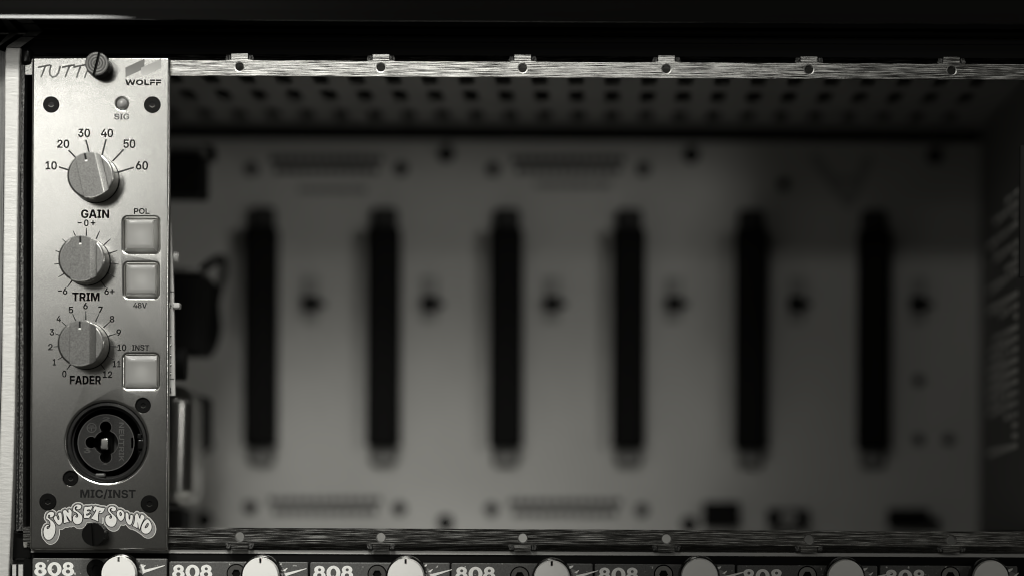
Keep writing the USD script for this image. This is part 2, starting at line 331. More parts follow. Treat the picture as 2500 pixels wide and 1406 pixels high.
def board_screw(x, y, r, m='oxide'):
    X, Z = px(x, y, B); q = pl(r, B)
    obj('board_screw', lathe([(0, 2.2), (q * .45, 2.2), (q * .6, 2.0), (q, 1.0), (q, 0), (0, 0)], X, Z, B, 24), M[m], ch)
for a in ((1090, 378), (1688, 380), (2282, 382), (1087, 1275), (1682, 1279), (500, 1268), (500, 1085)): board_screw(*a, 20)
for a in ((1912, 452),): board_screw(*a, 14)
for a in ((615, 415), (980, 414), (1205, 415), (1572, 414), (612, 1237), (975, 1240), (1200, 1242), (1567, 1244)): board_screw(*a, 17, 'pin')
for a in ((2242, 928), (2242, 1072), (2315, 1072)): board_screw(*a, 14, 'pin')
for (x0, x1, y) in ((668, 926, 402), (1258, 1516, 402), (664, 922, 1233), (1250, 1508, 1237)):
    ps = []
    for i in range(25):
        row = i % 2; X, Z = px(x0 + (x1 - x0) * (i / 24), y + (-11 if row == 0 else 14), B)
        ps.append(lathe([(0, 2.0), (.7, 1.8), (.9, .5), (1.3, .0), (0, 0)], X, Z, B, 8))
    tag(obj('connector_pins', cat(ps), M['pin'], ch), kind='stuff')
for (x0, x1, y) in ((730, 895, 464), (1305, 1490, 452)):
    ms = []; x = x0
    while x < x1:
        w = random.uniform(6, 12); a, b = px(x, y - 8, B), px(x + w, y + 8, B); ms.append(bx(a[0], b[0], B - .1, B, b[1], a[1])); x += w + 4
    tag(obj('printed_mark', cat(ms), M['mark'], ch), kind='stuff')
lg = [LineString(P([(1990, 385), (2072, 500), (2120, 390)], B)).buffer(1.6), LineString(P([(2030, 440), (2095, 440)], B)).buffer(1.2)]
obj('printed_emblem', ext(unary_union(lg), B, B - .1), M['mark_faint'], ch)
for (x, y, w, h, op) in ((1760, 1255, 88, 62, 0), (1922, 1264, 100, 44, 1), (2215, 1264, 100, 46, 0), (2275, 1275, 30, 24, 0)):
    a, b = px(x - w / 2, y - h / 2, B), px(x + w / 2, y + h / 2, B)
    q = obj('board_socket', rbx(a[0], b[0], B - 7, B, b[1], a[1], .5, 8), M['black_matte'], ch)
    if op: obj('socket_opening', bx(a[0] + 4, b[0] - 4, B - 7.1, B - 6.5, b[1] + 1, a[1] - 1), M['chassis'], q)
# faint print on the right wall
rows = (466, 494, 520, 544, 590, 615, 637, 660, 714, 742, 768, 795, 822, 849, 875, 902, 928, 955, 981, 1009, 1035, 1061, 1086)
for i, y in enumerate(rows):
    yy = 50.0; Z = (CY - y) * (D + yy) / FPX + s * XR
    solid = i in (8, 22, 14, 15, 16); ms = []
    end = 125 if solid or i in (3, 7, 12, 13, 17, 18) else random.choice((62, 80, 95, 110))
    x = yy
    while x < end:
        w = (end - yy) if i in (8, 22) else random.choice((2.2, 3, 4.5, 9)) * (2 if solid else 1)
        ms.append(bx(XR - .12, XR, x, min(x + w, end), Z - .75, Z + .75)); x += w + random.choice((1.5, 2.5, 5)) * (.5 if solid else 1)
    tag(obj('wall_print', cat(ms), M['wall_mark'], ch), kind='stuff')
obj('rack_ear', bx(px(2491, 500, 0)[0], px(2491, 500, 0)[0] + 14, 0, 3, px(2491, 676, 0)[1], px(2491, 356, 0)[1]), M['ear_plastic'], ch)

# left ear of the chassis: worn dark edge beside the case
e1 = Polygon(P([(50, 158), (60, 160), (57, 400), (57, 900), (56, 1295), (40, 1295), (42, 900), (47, 400)], 0.0))
ear = obj('rack_ear', ext(e1, 5, 0.0), M['worn'], ch)
obj('ear_groove', ext(Polygon(P([(48.5, 420), (50.5, 420), (49.5, 900), (46, 1290), (43, 1290), (46, 900)], 0)), 0.0, -.06), M['chassis_black'], ear)
x0, z0 = px(52, 118, 0); x1, z1 = px(78, 160, 0)
obj('ear_bracket', rbx(x0, x1, -1, 5, z1, z0, 1.0, 16), M['black'], ch)
x0, z0 = px(22, 1292, 0); x1, z1 = px(74, 1368, 0)
obj('ear_bracket', rbx(x0, x1, 1.5, 5, z1, z0, 1.0, 16), M['oxide'], ch)

# ================================================================== 2. case around the rack, and the black shelf above
cs = thing('equipment_case', 'pale brushed metal edge of the rack case along the left side', 'case')
left = [(15, 116), (12, 130), (10, 400), (4, 900), (-3, 1160), (-12, 1440)]
right = [(50, 118), (48, 140), (44, 400), (36.5, 1000), (32, 1160), (27, 1280), (20, 1440)]
obj('front_edge', plate(P(left + right[::-1], -3), [], 12, -3, (0.5, 0.5), []), M['case'], cs)
obj('side_board', ext(Polygon(P([(13, 128), (8.5, 400), (2.5, 900), (-14, 1440), (-60, 1440), (-60, 100)], 0)), 30, 0.5), M['case_side'], cs)
# slanted bars standing in for the edge's reflection in the gloss shelf
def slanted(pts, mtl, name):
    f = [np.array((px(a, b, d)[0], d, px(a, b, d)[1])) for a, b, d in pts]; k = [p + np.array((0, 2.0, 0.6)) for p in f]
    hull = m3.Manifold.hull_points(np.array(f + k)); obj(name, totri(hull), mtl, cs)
slanted([(16, 115, -2.5), (49, 117, -2.5), (112, 72, 5.5), (80, 72, 5.5)], M['reflection_bar'], 'edge_reflection')
slanted([(-12, 118, -1), (0, 112, -1), (44, 82, 5.5), (22, 82, 5.5)], M['reflection_bar'], 'edge_reflection')

sh = thing('gloss_shelf', 'black gloss shelf above the rack with a thin white highlight', 'shelf')
SY = -17.0; zs = px(1000, 51, SY)[1]; R_ = 115.0      # front face: a very gentle bulge, so only its lowest millimetre mirrors the lamp
prof = [(SY + .3, zs - .12), (SY + .08, zs - .06)] + [(SY + R_ * (1 - math.cos(t)), zs + R_ * (math.sin(t) + math.sin(.0265))) for t in np.linspace(-.0265, -.002, 24)] + [(SY + 6, zs + 14), (60, zs + 14), (60, zs - .12)]
m = trimesh.creation.extrude_polygon(Polygon(prof), 420, engine='earcut'); v = m.vertices.copy(); m.vertices = np.stack([v[:, 2] - 230, v[:, 0], v[:, 1]], 1)
if m.volume < 0: m.invert()
obj('shelf_board', m, M['black_gloss'], sh, smooth=12)
obj('filler_strip', bx(XL - 30, XR + 30, 8, 9, ZC + 1.3, zs - .3), M['chassis_black'], sh)

# ================================================================== 3. the silver preamp module
mod = thing('preamp_module', 'silver preamp module with three knobs, three square buttons and a jack', 'audio module')
F = -2.5
PX0, PX1 = px(75, 740)[0], px(412.5, 740)[0]; PZ1, PZ0 = px(240, 139)[1], px(240, 1342)[1]
BTN = [((303.5, 533, 385.5, 616), (309, 539, 373.5, 606.5), -6.0), ((306, 644, 384, 725.5), (311, 648.5, 378.5, 715), -4.4), ((304.5, 866, 384.5, 947), (308.5, 874.5, 381.5, 941), -3.2)]
LEDC, JACK = (297.5, 254), (261, 1079)
holes, bev = [], []
for h, f, y in BTN:
    a, b = px(h[0], h[1]), px(h[2], h[3]); holes.append(rrect(a[0], b[1], b[0], a[1], 0.9)); bev.append((0.85, 0.42))
holes.append(circ(*px(*LEDC), pl(14.5), 40)); bev.append((0.45, 0.5))
holes.append(circ(*px(*JACK), pl(98), 96)); bev.append((0.75, 0.6))
JS = [(349, 989), (172, 1167)]
for q in JS: holes.append(circ(*px(*q), 2.05, 40)); bev.append((0.10, 0.3))
pan = obj('front_panel', plate(rrect(PX0, PZ0, PX1, PZ1, 0.75, 5), holes, 0.0, F, (0.66, 0.5), bev), M['panel'], mod, smooth=28)

def knob(x, y, ang, rad=6.15, h=12.0):
    X, Z = px(x, y)
    k = obj('knob', lathe([(0, 10.2), (rad - .55, 10.2), (rad - .06, 9.97), (rad, 9.88), (rad + .08, 1.5), (rad - .25, .9), (rad - .25, 0), (0, 0)], X, Z, F, 96), M['knob_side'], mod)
    obj('base_ring', lathe([(rad + .05, 0.9), (rad + .2, .7), (rad + .2, 0), (rad - 1, 0)], X, Z, F, 64), M['black'], k)
    obj('cap_face', lathe([(0, 10.22), (rad - .56, 10.22), (rad - .56, 10.1)], X, Z, F, 96), M['knob_top'], k)
    # raised grip bar with sloping flanks, trimmed to the knob's circle
    w1, w0 = 2.55, 4.05
    pr = m3.CrossSection([np.array([(-w1 - .1, 0), (w0, 0), (w0 - .12, .22), (w1 + .12, h - 10.2 - .1), (w1, h - 10.2), (-w1, h - 10.2), (-w1 - .1, h - 10.2 - .1)])])
    b = m3.Manifold.extrude(pr, 14).translate((0, 0, -7)).rotate((90, 0, 0))          # length along y, height along z
    cyl = m3.Manifold.cylinder(6, rad - .12, rad - .22, 128)
    t = totri(b ^ cyl); v = t.vertices.copy(); a = math.radians(ang); ca, sa = math.cos(a), math.sin(a)
    t.vertices = np.stack([X + v[:, 0] * ca - v[:, 1] * sa, F - 10.2 - v[:, 2], Z + v[:, 0] * sa + v[:, 1] * ca], 1)
    if t.volume < 0: t.invert()
    gb = obj('grip_bar', t, M['knob_side'], k, smooth=25)
    face = affinity.rotate(sbox(-w1 + .05, -8, w1 - .05, 8).intersection(Point(0, 0).buffer(rad - .3, quad_segs=40)), ang, origin=(0, 0))
    obj('bar_face', ext(face, F - h + .1, F - h - .02, (X, Z)), M['knob_top'], gb)
    def strip(x0, x1, y0, y1, top):
        q = np.array([(x0, y0), (x1, y0), (x1, y1), (x0, y1)]); q = np.stack([X + q[:, 0] * ca - q[:, 1] * sa, Z + q[:, 0] * sa + q[:, 1] * ca], 1)
        return ext(Polygon(q), F - h + .1, F - h - top)
    obj('marker', strip(-.26, .26, 3.95, 5.75, .05), M['ink'], k); obj('marker_end', strip(-.3, .3, 3.62, 3.95, .06), M['white'], k)
knob(234.5, 439, 13); knob(212.5, 640, 0.5); knob(211, 844, 0)

# printed scale lines and lettering
def lett(t, x0, y0, x1, y1, m='ink'): obj('lettering', text_at(t, x0, y0, x1, y1, wght=620 if t == 'SIG' else 720 if t in ('POL', 'INST', '48V') else 780 if len(t) > 2 else 740), M[m], mod, smooth=False)
for a in (('10', 111.2, 394.5, 139, 415.2), ('20', 139.8, 341.7, 169.2, 362.6), ('30', 190.7, 314.9, 220, 336), ('40', 246.5, 315.2, 276.2, 336), ('50', 301.4, 341.2, 330.5, 362.7), ('60', 331.8, 394.2, 361.6, 415.7),
          ('GAIN', 197.8, 512.2, 266.3, 533.7), ('POL', 326.8, 508.8, 365, 523.3), ('0', 205.3, 536.7, 216.2, 553.2), ('+', 221.3, 538.7, 233, 550.8), ('6', 153.6, 702.5, 164.5, 718.8), ('6', 254.9, 703, 265.8, 719.3), ('+', 268, 705.4, 279.8, 717.7),
          ('TRIM', 176.5, 713.9, 243.1, 734.8), ('48V', 325, 737.9, 358.7, 752.3), ('6', 203.3, 738.5, 214.4, 754.6), ('5', 167.8, 748.1, 178.9, 764.2), ('7', 239.8, 747.7, 250.9, 763.8), ('4', 138.2, 769.9, 148.8, 785.4), ('8', 268, 770.3, 279.2, 786.6),
          ('3', 121.6, 802.3, 132.1, 818.4), ('9', 284.2, 803.2, 295.8, 819.3), ('2', 117.7, 838.7, 128.4, 854.4), ('10', 287.1, 840, 308.2, 856.3), ('INST', 322.6, 841.1, 364.2, 855.4), ('1', 128.8, 875.7, 136.4, 891.4), ('11', 275.5, 879.8, 294.5, 895.7),
          ('0', 151.9, 904, 162.3, 920.6), ('12', 251.4, 905.3, 273.6, 921.9), ('FADER', 170.6, 916.4, 246.4, 937.7), ('MIC/INST', 195.9, 1193, 331.2, 1217.6)): lett(*a)
lett('SIG', 279, 278, 315.6, 293, 'ink_grey')  # greyer ink: the glare on this word is put into its colour
obj('lettering', ext(sbox(*px(189.7, 546), *px(199.5, 543.2)), F, F - .05), M['ink'], mod); obj('lettering', ext(sbox(*px(141.5, 711.4), *px(151.6, 708.7)), F, F - .05), M['ink'], mod)
C0 = (235, 437)
for a in ((144, 408.5), (167.5, 367.5), (209.5, 341.8), (259, 341), (302, 365.5), (327, 409.5)):
    d = np.array(C0) - a; d = d / np.linalg.norm(d); b = np.array(a) + d * 40
    obj('scale_line', ext(bar(px(*a), px(*b), pl(4.2)), F, F - .04), M['ink_grey'], mod)
for cc, R in (((211, 637), 79.5), ((209.5, 838), 79)):
    for k in range(-6, 7):
        t = math.radians(24 * k); u = np.array((math.sin(t), -math.cos(t)))
        a, b = px(*(np.array(cc) + u * R)), px(*(np.array(cc) + u * 58)); n = np.array((b[1] - a[1], a[0] - b[0])); n /= np.linalg.norm(n)
        obj('scale_line', ext(Polygon([a + n * .09, b + n * .2, b - n * .2, a - n * .09]), F, F - .04), M['ink_grey'], mod)

# hand-lettered name, emblem and maker's name at the top
tut = [[(470, 325), (540, 312), (605, 298)], [(555, 310), (530, 375), (505, 440)], [(622, 305), (605, 370), (612, 420), (640, 447), (680, 437), (712, 400), (735, 320)], [(765, 325), (840, 308), (905, 298)], [(850, 310), (822, 380), (798, 440)],
       [(900, 325), (970, 308), (1032, 298)], [(985, 310), (960, 380), (935, 445)], [(1085, 300), (1060, 380), (1035, 450)]]
obj('name_lettering', ext(unary_union([LineString(P(q, F, 5, 0, 100)).buffer(.23) for q in tut]), F, F - .03), M['engraved'], mod)
E = lambda q: Polygon(P(q, F, 15.625, 300, 130))
em = obj('emblem', ext(E([(95, 560), (825, 220), (825, 590), (95, 940)]), F, F - .03), M['emblem_dark'], mod)
obj('emblem_bar', ext(E([(690, 570), (1460, 215), (1460, 585), (840, 885), (690, 820)]), F, F - .05), M['emblem_light'], em)
wl = [E([(90, 1015), (160, 1015), (205, 1150), (260, 1015), (310, 1015), (365, 1150), (420, 1015), (480, 1015), (405, 1235), (335, 1235), (285, 1110), (230, 1235), (150, 1235)]),
      affinity.scale(Point(637, 1125).buffer(100, quad_segs=16), 1.43, 1.1).difference(affinity.scale(Point(637, 1125).buffer(100), .75, .58)),
      Polygon([(815, 1015), (880, 1015), (880, 1170), (1000, 1180), (1000, 1235), (815, 1235)])]
for q in (1035, 1265): wl += [sbox(q, 1018, q + 192, 1074), Polygon([(q, 1108), (q + 188, 1108), (q + 188, 1158), (q + 62, 1158), (q + 62, 1235), (q, 1235)])]
def toworld(gm, sc, ox, oy, dep=F):
    from shapely import transform
    return transform(gm, lambda v: np.array([px(ox + a / sc, oy + b / sc, dep) for a, b in v]))
wl[0] = Polygon([(90, 1015), (160, 1015), (205, 1150), (260, 1015), (310, 1015), (365, 1150), (420, 1015), (480, 1015), (405, 1235), (335, 1235), (285, 1110), (230, 1235), (150, 1235)])
obj('maker_lettering', ext(toworld(unary_union(wl), 15.625, 300, 130), F, F - .05), M['ink'], mod)

# thumbscrews
def thumb(x, y, h, ang, m, rpx):
    X, Z = px(x, y, F - h); r = pl(rpx, F - h)
    kn = ext(gear(r + .12, 40, .28), 0, -(h - 1.2)); top = lathe([(0, h), (r - .45, h), (r - .12, h - .25), (r, h - .6), (r, h - 1.4), (0, h - 1.4)], 0, 0, 0, 72)
    x0 = UsdGeom.Xform.Define(stage, numbered(str(mod.GetPath()) + '/thumbscrew')); x0.AddTranslateOp().Set(Gf.Vec3d(X * MM, F * MM, Z * MM)); p = x0.GetPrim()
    a = math.radians(ang); slot = affinity.rotate(sbox(-.38, -r * 1.1, .38, r * 1.1), ang, origin=(0, 0))
    hd = m3.Manifold(m3.Mesh(np.array(top.vertices, np.float32), np.array(top.faces, np.uint32))) if False else None
    prof = Point(0, 0).buffer(r - .12, quad_segs=24).difference(slot)
    obj('head', cat([ext(prof, -(h - 1.4), -h), ext(Point(0, 0).buffer(r, quad_segs=24).difference(slot), -(h - 1.5), -(h - .5))]), m, p, smooth=30)
    obj('knurl', kn, M['oxide'], p, smooth=False)
    rim = Point(0, 0).buffer(r - .02, quad_segs=24).difference(Point(0, 0).buffer(r - .3, quad_segs=24)).difference(slot)
    obj('rim', ext(rim, -(h - .4), -h - .05), m, p)
    obj('neck', lathe([(0, 1), (r * .75, 1), (r * .75, -.5), (0, -.5)], 0, 0, .3, 32), M['oxide'], p)
thumb(236, 156, 8.5, -14, M['turned'], 28.5); thumb(227.5, 1303, 8.0, 4, M['black'], 28)

def csk(x, y, rpx, dep=F, sunk=0.0, name='panel_screw'):
    X, Z = px(x, y, dep); r = pl(rpx); hx = hexa(r * .36, math.pi / 6)
    ringp = Point(0, 0).buffer(r * .93, quad_segs=20).difference(hx)
    hd = cat([ext(ringp, dep + 1.0 + sunk, dep - .25 + sunk, (X, Z)), lathe([(r * .92, .24 - sunk), (r, .1 - sunk), (r, -.6 - sunk)], X, Z, dep, 48)])
    q = obj(name, hd, M['oxide'], mod)
    so = ext(hexa(r * .36, math.pi / 6).difference(hexa(r * .30, math.pi / 6)).intersection(sbox(-r, -r, r, -r * .12)), dep - .04 + sunk, dep - .3 + sunk, (X, Z))
    obj('socket', ext(hx, dep + .3 + sunk, dep - .04 + sunk, (X, Z)), M['black'], q); obj('socket_glint', so, M['can'], q)  # bright lower hex edges: a glint put into the material
for a in ((125, 256, 20), (372, 256.5, 20.5), (117, 1224, 21), (365, 1229, 21.5)): csk(*a)
for a in JS: csk(*a, 18.4, F, 0.7, 'jack_screw')

X, Z = px(*LEDC); r = pl(14)
led = obj('signal_lamp', lathe([(0, 1.0)] + [(r * math.sin(t), -.6 + 1.6 * math.cos(t)) for t in np.linspace(.15, math.pi / 2, 12)] + [(r, -3), (0, -3)], X, Z, F, 48), M['lens'], mod)
obj('lamp_collar', lathe([(r + .02, -1.4), (r + .5, -1.4), (r + .5, -3), (r, -3)], X, Z, F, 40), M['black'], led)

for h, f, y in BTN:
    a, b = px(f[0], f[1], y), px(f[2], f[3], y); n = 14
    cx_, cz_, hw, hh = (a[0] + b[0]) / 2, (a[1] + b[1]) / 2, (b[0] - a[0]) / 2, (a[1] - b[1]) / 2
    u = np.linspace(-1, 1, n + 1); gx, gz = np.meshgrid(u, u, indexing='ij')
    dish = 0.16 * (1 - np.minimum(1, (gx ** 2 + gz ** 2) / 1.6)) * 1.0
    edge = np.maximum(np.abs(gx), np.abs(gz)); dish = dish + np.where(edge > .99, .18, 0)
    V = np.stack([cx_ + gx * hw, y + dish, cz_ + gz * hh], -1).reshape(-1, 3); Fc = []
    for i in range(n):
        for j in range(n):
            q = i * (n + 1) + j; Fc += [(q, q + n + 1, q + n + 2), (q, q + n + 2, q + 1)]
    border = [i * (n + 1) for i in range(n + 1)] + [n * (n + 1) + j for j in range(1, n + 1)] + [i * (n + 1) + n for i in range(n - 1, -1, -1)] + [j for j in range(n - 1, 0, -1)]
    ring = V[border]; nb = len(border); qa, qb = px(h[0], h[1]), px(h[2], h[3])
    hx_, hz_, wx, wz = (qa[0] + qb[0]) / 2, (qa[1] + qb[1]) / 2, (qb[0] - qa[0]) / 2 - .22, (qa[1] - qb[1]) / 2 - .22
    loops = [border]
    for yy, sc1 in ((F - .25, 1.0), (2.2, 1.0)):
        fl = ring.copy(); fl[:, 0] = hx_ + (ring[:, 0] - cx_) / hw * wx; fl[:, 2] = hz_ + (ring[:, 2] - cz_) / hh * wz; fl[:, 1] = yy
        base = len(V); V = np.vstack([V, fl]); loops.append([base + i for i in range(nb)])
    for l0, l1 in zip(loops[:-1], loops[1:]):
        for i in range(nb): a1, b1 = l0[i], l0[(i + 1) % nb]; Fc += [(a1, l1[i], l1[(i + 1) % nb]), (a1, l1[(i + 1) % nb], b1)]
    tmb = trimesh.Trimesh(V, Fc, process=True); trimesh.repair.fix_normals(tmb)
    bt = obj('push_button', tmb, M['button'], mod, smooth=30)
    bl = UsdLux.SphereLight.Define(stage, numbered(str(mod.GetPath()) + '/button_light')); bl.AddTranslateOp().Set(Gf.Vec3d(cx_ * MM, (y + 3.4) * MM, cz_ * MM))
    bl.CreateRadiusAttr(.6 * MM); bl.CreateIntensityAttr(BUTTON_LIGHT); bl.CreateColorAttr(Gf.Vec3f(*TINT))
    a, b = px(h[0], h[1]), px(h[2], h[3])
    obj('button_well', bx(a[0] - 1, b[0] + 1, 2.4, 3.4, b[1] - 1, a[1] + 1), M['chassis_black'], bt)

# combination jack
X, Z = px(*JACK); J = F + .4
jk = UsdGeom.Xform.Define(stage, str(mod.GetPath()) + '/combo_jack').GetPrim()
R = pl(97)
notch = sbox(X + 7.0, Z - 1.5, X + R + 1, Z + 1.6)
obj('shell', lathe([(R, -8), (R, .2), (R - .2, .45), (R - .75, .5), (R - 1.0, .3), (R - 1.05, -8)], X, Z, J, 96), M['jack_black'], jk)
obj('inner_sleeve', lathe([(R - 1.05, -1.2), (R - 1.5, -1.2), (R - 1.9, -9), (R - 1.05, -9)], X, Z, J, 96), M['jack_black'], jk)
obj('well', lathe([(R + .5, -9), (0, -9), (0, -9.8), (R + .5, -9.8)], X, Z, J, 48), M['chassis_black'], jk)
xi, zi = px(257.5, 1079.5, J); ri = pl(69.5)
ins = Point(xi, zi).buffer(ri, quad_segs=32).difference(Point(*px(257, 1079.6)).buffer(pl(29.6), quad_segs=20))
for q in ((256, 1041), (220.6, 1078.7), (256, 1115)): ins = ins.difference(Point(*px(*q)).buffer(pl(14.2), quad_segs=14))
ins = ins.difference(affinity.scale(sbox(xi + ri - .9, zi - 1.4, xi + ri + 1, zi + 1.4), 1, 1))
yi = J + 1.2
obj('insert', ext(ins, yi + 7, yi), M['jack_insert'], jk)
for q, r_ in (((257, 1079.6), 29.6), ((256, 1041), 14.2), ((220.6, 1078.7), 14.2), ((256, 1115), 14.2)):
    rim = Point(*px(*q)).buffer(pl(r_) + .16, quad_segs=20).difference(Point(*px(*q)).buffer(pl(r_), quad_segs=20)).intersection(ins.buffer(.02))
    obj('hole_rim', ext(rim, yi, yi - .12), M['moulded'], jk)
obj('insert_rim', ext(Point(xi, zi).buffer(ri, quad_segs=32).difference(Point(xi, zi).buffer(ri - .22, quad_segs=32)), yi, yi - .15), M['moulded'], jk)
a, b = px(239, 1067, J), px(259, 1096, J); obj('spring_contact', rbx(a[0], b[0], yi + 3, yi + 5, b[1], a[1], .4, 10), M['brass'], jk)
a, b = px(270, 1058, J), px(286, 1102, J); obj('contact_plate', rbx(a[0], b[0], yi + 5, yi + 6, b[1], a[1], .3, 8), M['pin'], jk)
a, b = px(333, 1057, J), px(359, 1071, J); a2, b2 = px(335, 1097, J), px(357, 1108, J)
obj('latch', cat([rbx(a[0], b[0], J + 1.2, J + 4, b[1], a[1], .3, 8), rbx(a2[0], b2[0], J + 1.6, J + 4, b2[1], a2[1], .3, 8)]), M['oxide'], jk)
a, b = px(336, 1073, J), px(358, 1096, J); obj('release_tab', rbx(a[0], b[0], J - .2, J + 3, b[1], a[1], .35, 10), M['black'], jk)
a, b = px(231, 1154, J), px(257, 1166, J); obj('shell_glint', rbx(a[0], b[0], J + .2, J + 2, b[1], a[1], .5, 10), M['pin'], jk)  # block standing in for a glint on the shell's lower rim
(xa, za), (xb, zb_) = px(289, 1030, J), px(301, 1125, J); G = affinity.rotate(glyphs('NEUTRIK', 600), -90, origin=(0, 0)); lx, lz, hx, hz = G.bounds
G = affinity.affine_transform(G, [(xb - xa) / (hx - lx), 0, 0, (za - zb_) / (hz - lz), xa - lx * (xb - xa) / (hx - lx), zb_ - lz * (za - zb_) / (hz - lz)])
obj('moulded_lettering', ext(G, yi, yi - .1), M['moulded'], jk, smooth=False)
for tx, b in (('2', (249, 1017, 266, 1026)), ('3', (203, 1092, 219, 1105)), ('1', (248, 1131, 263, 1134))):
    m_ = text_at(tx, *b, dep=J, th=.1); m_.apply_translation((0, yi - J, 0)); obj('moulded_lettering', m_, M['moulded'], jk, smooth=False)
gx_, gz_ = px(222, 1043, J); gr = Point(gx_, gz_).buffer(pl(12)).difference(Point(gx_, gz_).buffer(pl(10)))
gr = unary_union([gr, bar((gx_ - 1.1, gz_), (gx_ + 1.1, gz_), .2), bar((gx_, gz_), (gx_, gz_ - .9), .18), bar((gx_ - .5, gz_ + .5), (gx_ + .6, gz_ + .5), .18)])
obj('ground_symbol', ext(gr, yi, yi - .1), M['moulded'], jk)

# curved bubble lettering near the bottom, digitised letter by letter
LET = {
 'S1': [(180,430),(200,350),(250,310),(300,303),(340,325),(345,355),(325,400),(280,425),(245,410),(266,385),(250,365),(225,372),(215,400),(225,430),(270,460),(320,500),(355,550),(370,620),(365,700),(340,780),(290,845),(230,868),(180,850),(145,800),(130,720),(135,650),(160,590),(200,560),(240,568),(238,588),(213,590),(195,610),(195,638),(215,648),(245,630),(265,590),(268,550),(258,510),(235,475),(195,450)],
 'U1': [(325,435),(375,370),(392,395),(412,460),(430,472),(445,450),(438,400),(405,340),(480,310),(495,400),(503,500),(480,550),(440,573),(395,545),(355,480)],
 'N1': [(505,290),(570,262),(628,350),(615,245),(692,280),(682,400),(688,490),(672,512),(580,365),(590,430),(645,522),(600,512),(525,540),(535,470),(530,380)],
 'S2': [(710,280),(720,210),(770,165),(830,160),(875,180),(880,225),(845,260),(800,265),(765,235),(790,225),(805,210),(785,198),(760,205),(745,235),(755,275),(800,300),(860,340),(895,390),(900,450),(885,510),(850,545),(800,560),(750,545),(715,500),(705,440),(720,390),(755,360),(790,365),(770,383),(757,397),(770,420),(800,420),(815,390),(805,350),(770,320),(725,305)],
 'E': [(940,205),(1020,210),(1105,190),(1060,290),(1040,260),(1000,265),(985,285),(1000,300),(1030,295),(1050,300),(1015,345),(985,345),(968,365),(980,385),(1010,380),(1080,335),(1030,440),(980,430),(925,435),(930,370),(915,320),(930,260)],
 'T': [(1140,190),(1200,210),(1290,230),(1345,230),(1320,290),(1290,330),(1250,340),(1225,325),(1240,300),(1265,300),(1250,285),(1225,300),(1210,360),(1205,430),(1215,510),(1150,470),(1055,440),(1100,400),(1140,340),(1170,280),(1165,260),(1145,285),(1135,310),(1105,285),(1115,240)],
 'S3': [(1400,290),(1400,240),(1435,205),(1490,195),(1545,215),(1567,250),(1550,290),(1515,305),(1475,290),(1456,266),(1475,255),(1490,240),(1465,235),(1440,250),(1435,285),(1470,330),(1530,380),(1570,430),(1575,490),(1555,550),(1520,595),(1470,608),(1410,590),(1365,540),(1345,480),(1350,420),(1380,380),(1430,372),(1462,388),(1435,400),(1425,425),(1445,445),(1475,435),(1480,400),(1460,360),(1420,325)],
 'O': [(1590,290),(1630,265),(1680,275),(1720,320),(1728,390),(1710,450),(1670,490),(1630,485),(1600,440),(1570,370),(1572,320)],
 'U2': [(1750,305),(1812,355),(1806,430),(1822,470),(1838,440),(1838,365),(1895,370),(1890,460),(1870,540),(1840,570),(1800,560),(1760,500),(1745,420)],
 'N2': [(1930,375),(1985,320),(2030,470),(2045,370),(2075,355),(2135,410),(2080,500),(2040,600),(2015,690),(1982,470),(1990,650),(1940,605),(1880,590),(1915,540),(1930,460)],
 'D': [(2180,440),(2225,490),(2260,560),(2265,630),(2230,710),(2170,745),(2100,735),(2055,690),(2055,620),(2080,550),(2125,480)]}
HOLE = {'O': [(1650,308),(1675,340),(1675,370),(1655,395),(1635,380),(1625,345),(1632,318)], 'D': [(2190,520),(2205,545),(2195,590),(2160,625),(2125,632),(2130,600),(2160,550)]}
def chaikin(p, n=2):
    p = np.array(p, float)
    for _ in range(n): q = np.roll(p, -1, 0); p = np.stack([.75 * p + .25 * q, .25 * p + .75 * q], 1).reshape(-1, 2)
    return p
letters = []
for k, p in LET.items():
    L = Polygon(chaikin(p, 2 if k[0] in 'SUOD' else 1)).buffer(0)
    if k in HOLE: L = L.difference(Polygon(chaikin(HOLE[k])))
    letters.append(L)
allL = unary_union(letters); big = unary_union([Polygon(g_.exterior) for L in letters for g_ in getattr(L, 'geoms', [L])])
body = unary_union([affinity.translate(big.buffer(34), t * 42, t * 48) for t in np.linspace(0, 1, 7)]).buffer(14).buffer(-14)
sc_, ox_, oy_ = 8.065, 90, 1210
bd = obj('name_badge', ext(toworld(body.buffer(11).simplify(2), sc_, ox_, oy_), F, F - .03), M['logo_line'], mod)
obj('badge_field', ext(toworld(body.simplify(2), sc_, ox_, oy_), F - .03, F - .06), M['logo_grey'], bd)
obj('letter_outline', ext(toworld(allL.buffer(13).simplify(1), sc_, ox_, oy_), F - .06, F - .09), M['ink'], bd)
for L in letters: obj('bubble_letter', ext(toworld(L.buffer(-3).buffer(0), sc_, ox_, oy_), F - .09, F - .13), M['logo_fill'], bd)

# circuit boards and components behind the panel
obj('circuit_board', bx(-146.6, -145, 2, 138, 9, 128), M['board'], mod)
sb = Polygon(P([(360, 545), (417.5, 545), (424, 712), (427.5, 965), (360, 965)], 5)); b0 = obj('side_board', ext(sb, 6.6, 5.0), M['board'], mod)
for y in (748, 818, 842, 868, 890, 912):
    X, Z = px(413, y, 5); obj('solder_joint', lathe([(0, .6), (.25, .5), (.5, .15), (.7, 0), (0, 0)], X, Z, 5.0, 14), M['solder'], b0)
for y in (712, 925): obj('board_line', ext(sbox(*px(400, y + 1, 5), *px(425, y - 1, 5)), 5.0, 4.97), M['ink'], b0)
obj('board_lettering', text_at('B', 408, 945, 418, 961, 5, th=.04), M['ink'], b0)
a, b = px(422, 739, 5), px(439.5, 753, 5); obj('plastic_peg', rbx(a[0], b[0], 4, 8, b[1], a[1], .4, 10), M['board'], mod)
